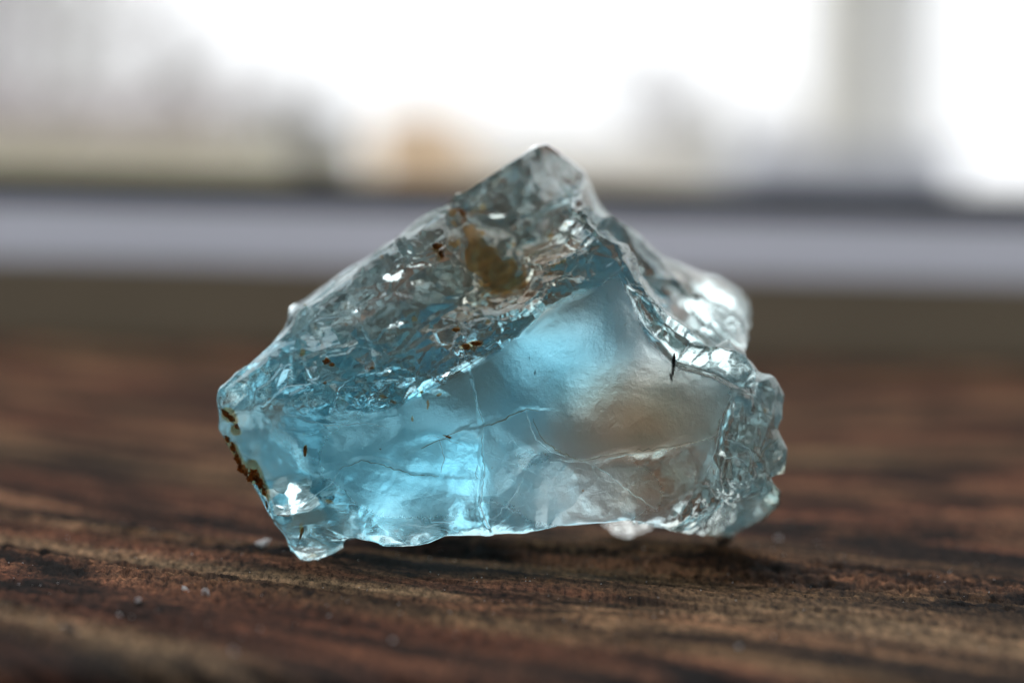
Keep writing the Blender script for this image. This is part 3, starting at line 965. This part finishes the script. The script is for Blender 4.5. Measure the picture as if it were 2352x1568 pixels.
def nearest_front(Q2):
    sel = np.flatnonzero(SF > 0.5)
    P, Qs = SV[sel], SQ[sel]
    out = []
    for q in Q2:
        d = (Qs[:, 0] - q[0]) ** 2 + (Qs[:, 1] - q[1]) ** 2
        k_ = np.argpartition(d, 6)[:6]
        out.append(P[k_].mean(0))
    return np.array(out)


def build_flaws():
    # glassy air-filled cleavages: closed thin slabs turned inside out, so that they mirror the sky as a real flaw does
    k = NT('air_cleavage')
    tc = k.n('ShaderNodeTexCoord').outputs['Object']
    bump = k.n('ShaderNodeBump', None, Strength=0.10, Distance=0.02, Height=k.noise(tc, 12.0, 2))
    k.put(k.out.inputs['Surface'], k.n('ShaderNodeBsdfGlass', None, Color=(1, 1, 1, 1), Roughness=0.08, IOR=1.56, Normal=bump))
    r = random.Random(11)
    spots = [(672, 1158, .15, .115, .09, 8), (645, 1120, .04, .07, .08, 0), (805, 800, .055, .022, .04, -25), (800, 712, .05, .035, .05, 10), (1012, 905, .06, .02, .04, 20),
             (1045, 850, .085, .018, .04, -33), (905, 640, .05, .03, .05, -35), (960, 660, .035, .03, .05, 30), (720, 790, .05, .025, .05, -30), (870, 860, .05, .016, .04, -15),
             (1065, 680, .03, .035, .05, 15), (905, 745, .05, .02, .04, -40), (1140, 495, .04, .025, .05, 0), (1185, 510, .05, .018, .05, -30),
             (560, 880, .035, .03, .05, -20), (1780, 1050, .018, .05, .06, 0), (720, 1258, .06, .035, .08, 0)]
    for px, py, a, b, dep, ang in spots:
        c = nearest_front([(px, py)])[0] + np.array([0, dep, 0])
        t = R(55 + r.uniform(-5, 6)); yaw = r.uniform(-.2, .2)
        u = np.array([math.cos(yaw), math.sin(yaw), 0.0])
        v = np.array([-math.sin(yaw) * math.sin(t), math.cos(yaw) * math.sin(t), math.cos(t)])
        n = np.cross(u, v)
        ca, sa = math.cos(R(-ang)), math.sin(R(-ang))
        u, v = u * ca + v * sa, -u * sa + v * ca
        m = 11
        ring = []
        for i in range(m):
            q = 2 * math.pi * i / m + r.uniform(-.2, .2)
            f = r.uniform(.7, 1.15)
            ring.append(u * a * f * math.cos(q) + v * b * f * math.sin(q))
        V = [p + n * .003 for p in ring] + [p - n * .003 for p in ring]
        F = [tuple(range(m)), tuple(range(2 * m - 1, m - 1, -1))] + [(i, m + i, m + (i + 1) % m, (i + 1) % m) for i in range(m)]
        me = bpy.data.meshes.new('cleavage')
        me.from_pydata([tuple(p) for p in V], [], F)
        import bmesh
        bm = bmesh.new(); bm.from_mesh(me)
        bmesh.ops.recalc_face_normals(bm, faces=bm.faces)
        bmesh.ops.reverse_faces(bm, faces=bm.faces)
        bm.to_mesh(me); bm.free()
        o = link('cleavage', me, k.m, STONE, False)
        o.location = c
    # hairline cracks and seams lying in the surface
    kp = NT('pale_seam')
    kp.put(kp.out.inputs[0], kp.n('ShaderNodeMixShader', None, Fac=0.55, _1=kp.n('ShaderNodeBsdfTranslucent', None, Color=(0.80, 0.93, 0.98, 1)), _2=kp.n('ShaderNodeBsdfGlass', None, Color=(0.95, 0.99, 1, 1), Roughness=0.15, IOR=1.3)))
    kd = NT('brown_seam')
    kd.put(kd.out.inputs[0], kd.n('ShaderNodeMixShader', None, Fac=0.6, _1=kd.n('ShaderNodeBsdfTranslucent', None, Color=(0.42, 0.36, 0.30, 1)), _2=kd.n('ShaderNodeBsdfGlass', None, Color=(0.75, 0.70, 0.62, 1), Roughness=0.2, IOR=1.3)))
    seams = [
        ([(1086, 872), (1093, 905), (1098, 940), (1112, 972)], 4.0, kp), ([(1110, 985), (1106, 1030), (1113, 1070), (1107, 1120), (1100, 1155), (1112, 1188), (1130, 1208)], 4.5, kp),
        ([(1098, 1060), (1090, 1085), (1102, 1105), (1112, 1090), (1108, 1066)], 2.5, kp), ([(1368, 1068), (1410, 1100), (1450, 1132), (1490, 1160), (1512, 1176)], 2.2, kp),
        ([(1140, 1180), (1168, 1150), (1190, 1122), (1200, 1095)], 2.2, kp), ([(1010, 1010), (1020, 1050), (1012, 1085)], 2.5, kp), ([(985, 1000), (1020, 1008), (1060, 1020)], 2.0, kp),
        ([(1060, 985), (1030, 1000), (1000, 1016), (965, 1030)], 2.2, kd), ([(1112, 978), (1150, 968), (1180, 950), (1208, 938), (1238, 942)], 3.0, kd),
        ([(1208, 940), (1216, 975), (1232, 1010), (1262, 1036), (1300, 1050)], 3.6, kp), ([(1222, 960), (1240, 1000), (1275, 1034), (1335, 1056), (1400, 1046)], 2.4, kd),
        ([(1400, 1046), (1450, 1036), (1520, 1030), (1590, 1016), (1636, 1000)], 2.2, kd), ([(1395, 1054), (1440, 1044), (1475, 1040)], 3.0, kp),
        ([(1180, 768), (1130, 804), (1080, 834), (1030, 862), (975, 896)], 2.6, kd), ([(770, 1078), (830, 1058), (880, 1066), (935, 1088), (1010, 1094)], 2.2, kd),
        ([(640, 1182), (700, 1152), (750, 1118), (778, 1080)], 2.2, kp), ([(690, 965), (760, 978), (840, 972), (900, 985)], 2.0, kp), ([(1660, 958), (1650, 1000), (1640, 1040), (1622, 1085)], 2.6, kp),
        ([(1672, 1010), (1700, 1016), (1718, 1040), (1722, 1068)], 2.4, kp), ([(1660, 1052), (1690, 1048), (1712, 1066)], 2.2, kp), ([(1722, 1070), (1760, 1030), (1790, 1000)], 2.4, kd)]
    for line, rad, m in seams:
        Q2 = front_line(line, 9)
        Q2 = Q2 + np.array([[r.uniform(-2.5, 2.5), r.uniform(-2.5, 2.5)] for _ in Q2])
        P = nearest_front(Q2)
        n = len(P)
        V, F = [], []
        for i in range(n):
            d = P[min(i + 1, n - 1)] - P[max(i - 1, 0)]
            d /= np.linalg.norm(d) + 1e-9
            u = np.cross(d, [0, 1, 0]); u /= np.linalg.norm(u) + 1e-9
            w = np.cross(d, u)
            rr = rad / 463 * .5 * math.sin(math.pi * (i + .6) / (n + .2)) ** .5 * r.uniform(.55, 1.3)
            for j in range(5):
                t = 2 * math.pi * j / 5
                V.append(P[i] + rr * (u * math.cos(t) + .6 * w * math.sin(t)))
        for i in range(n - 1):
            for j in range(5): F.append((i * 5 + j, i * 5 + (j + 1) % 5, (i + 1) * 5 + (j + 1) % 5, (i + 1) * 5 + j))
        link('hairline_crack', np_mesh('hairline_crack', np.array(V), F), m.m if isinstance(m, NT) else m, STONE)
    # crusts of rust along the left edge and in pits
    kr = NT('rust_crust')
    tc = kr.n('ShaderNodeTexCoord').outputs['Object']
    v = kr.noise(tc, 30.0, 4, .7)
    cc = kr.ramp(v, [(0.33, (0.13, 0.05, 0.014)), (0.5, (0.46, 0.21, 0.06)), (0.66, (0.80, 0.47, 0.17))])
    bp = kr.n('ShaderNodeBump', None, Strength=0.8, Distance=0.02, Height=v)
    kr.put(kr.out.inputs[0], kr.n('ShaderNodeMixShader', None, Fac=0.65, _1=kr.n('ShaderNodeBsdfDiffuse', None, Color=cc, Normal=bp), _2=kr.n('ShaderNodeBsdfTranslucent', None, Color=cc, Normal=bp)))
    crust = [(520, 950, 16, 7, 40), (534, 963, 14, 7, 35), (546, 980, 9, 5, 60), (527, 1008, 8, 9, 60), (540, 1028, 9, 15, 70), (552, 1052, 12, 18, 60), (566, 1075, 15, 18, 50), (582, 1090, 16, 15, 45),
             (594, 1108, 12, 17, 60), (604, 1130, 7, 14, 75), (612, 1160, 4, 12, 80), (573, 1100, 8, 10, 30), (752, 838, 9, 7, 0), (766, 846, 7, 4, 0), (998, 576, 12, 8, 0), (1011, 592, 7, 9, 0),
             (1072, 799, 12, 7, 0), (1094, 796, 13, 6, 0), (1048, 760, 8, 5, 0), (1054, 500, 14, 9, 20), (855, 842, 5, 4, 0), (700, 1036, 4, 14, 5), (1030, 1003, 8, 3, 20), (750, 888, 5, 3, 0), (692, 1226, 3, 18, 15)]
    for i, (px, py, rx, ry, ang) in enumerate(crust):
        p = nearest_front([(px, py)])[0]
        if ang < 29: me, P = icolump('rust_crust', None, (.8 * rx / 463, .010, .8 * ry / 463), 500 + i, 3, 1.1, 3.4, R(ang))
        else: me, P = icolump('rust_crust', None, (.72 * max(rx, ry) / 463, .012, .66 * min(rx, ry) / 463), 500 + i, 3, 1.1, 3.4, R(ang))
        o = link('rust_crust', me, kr.m, STONE)
        o.location = (p[0], p[1] + .004, p[2])


build_flaws()
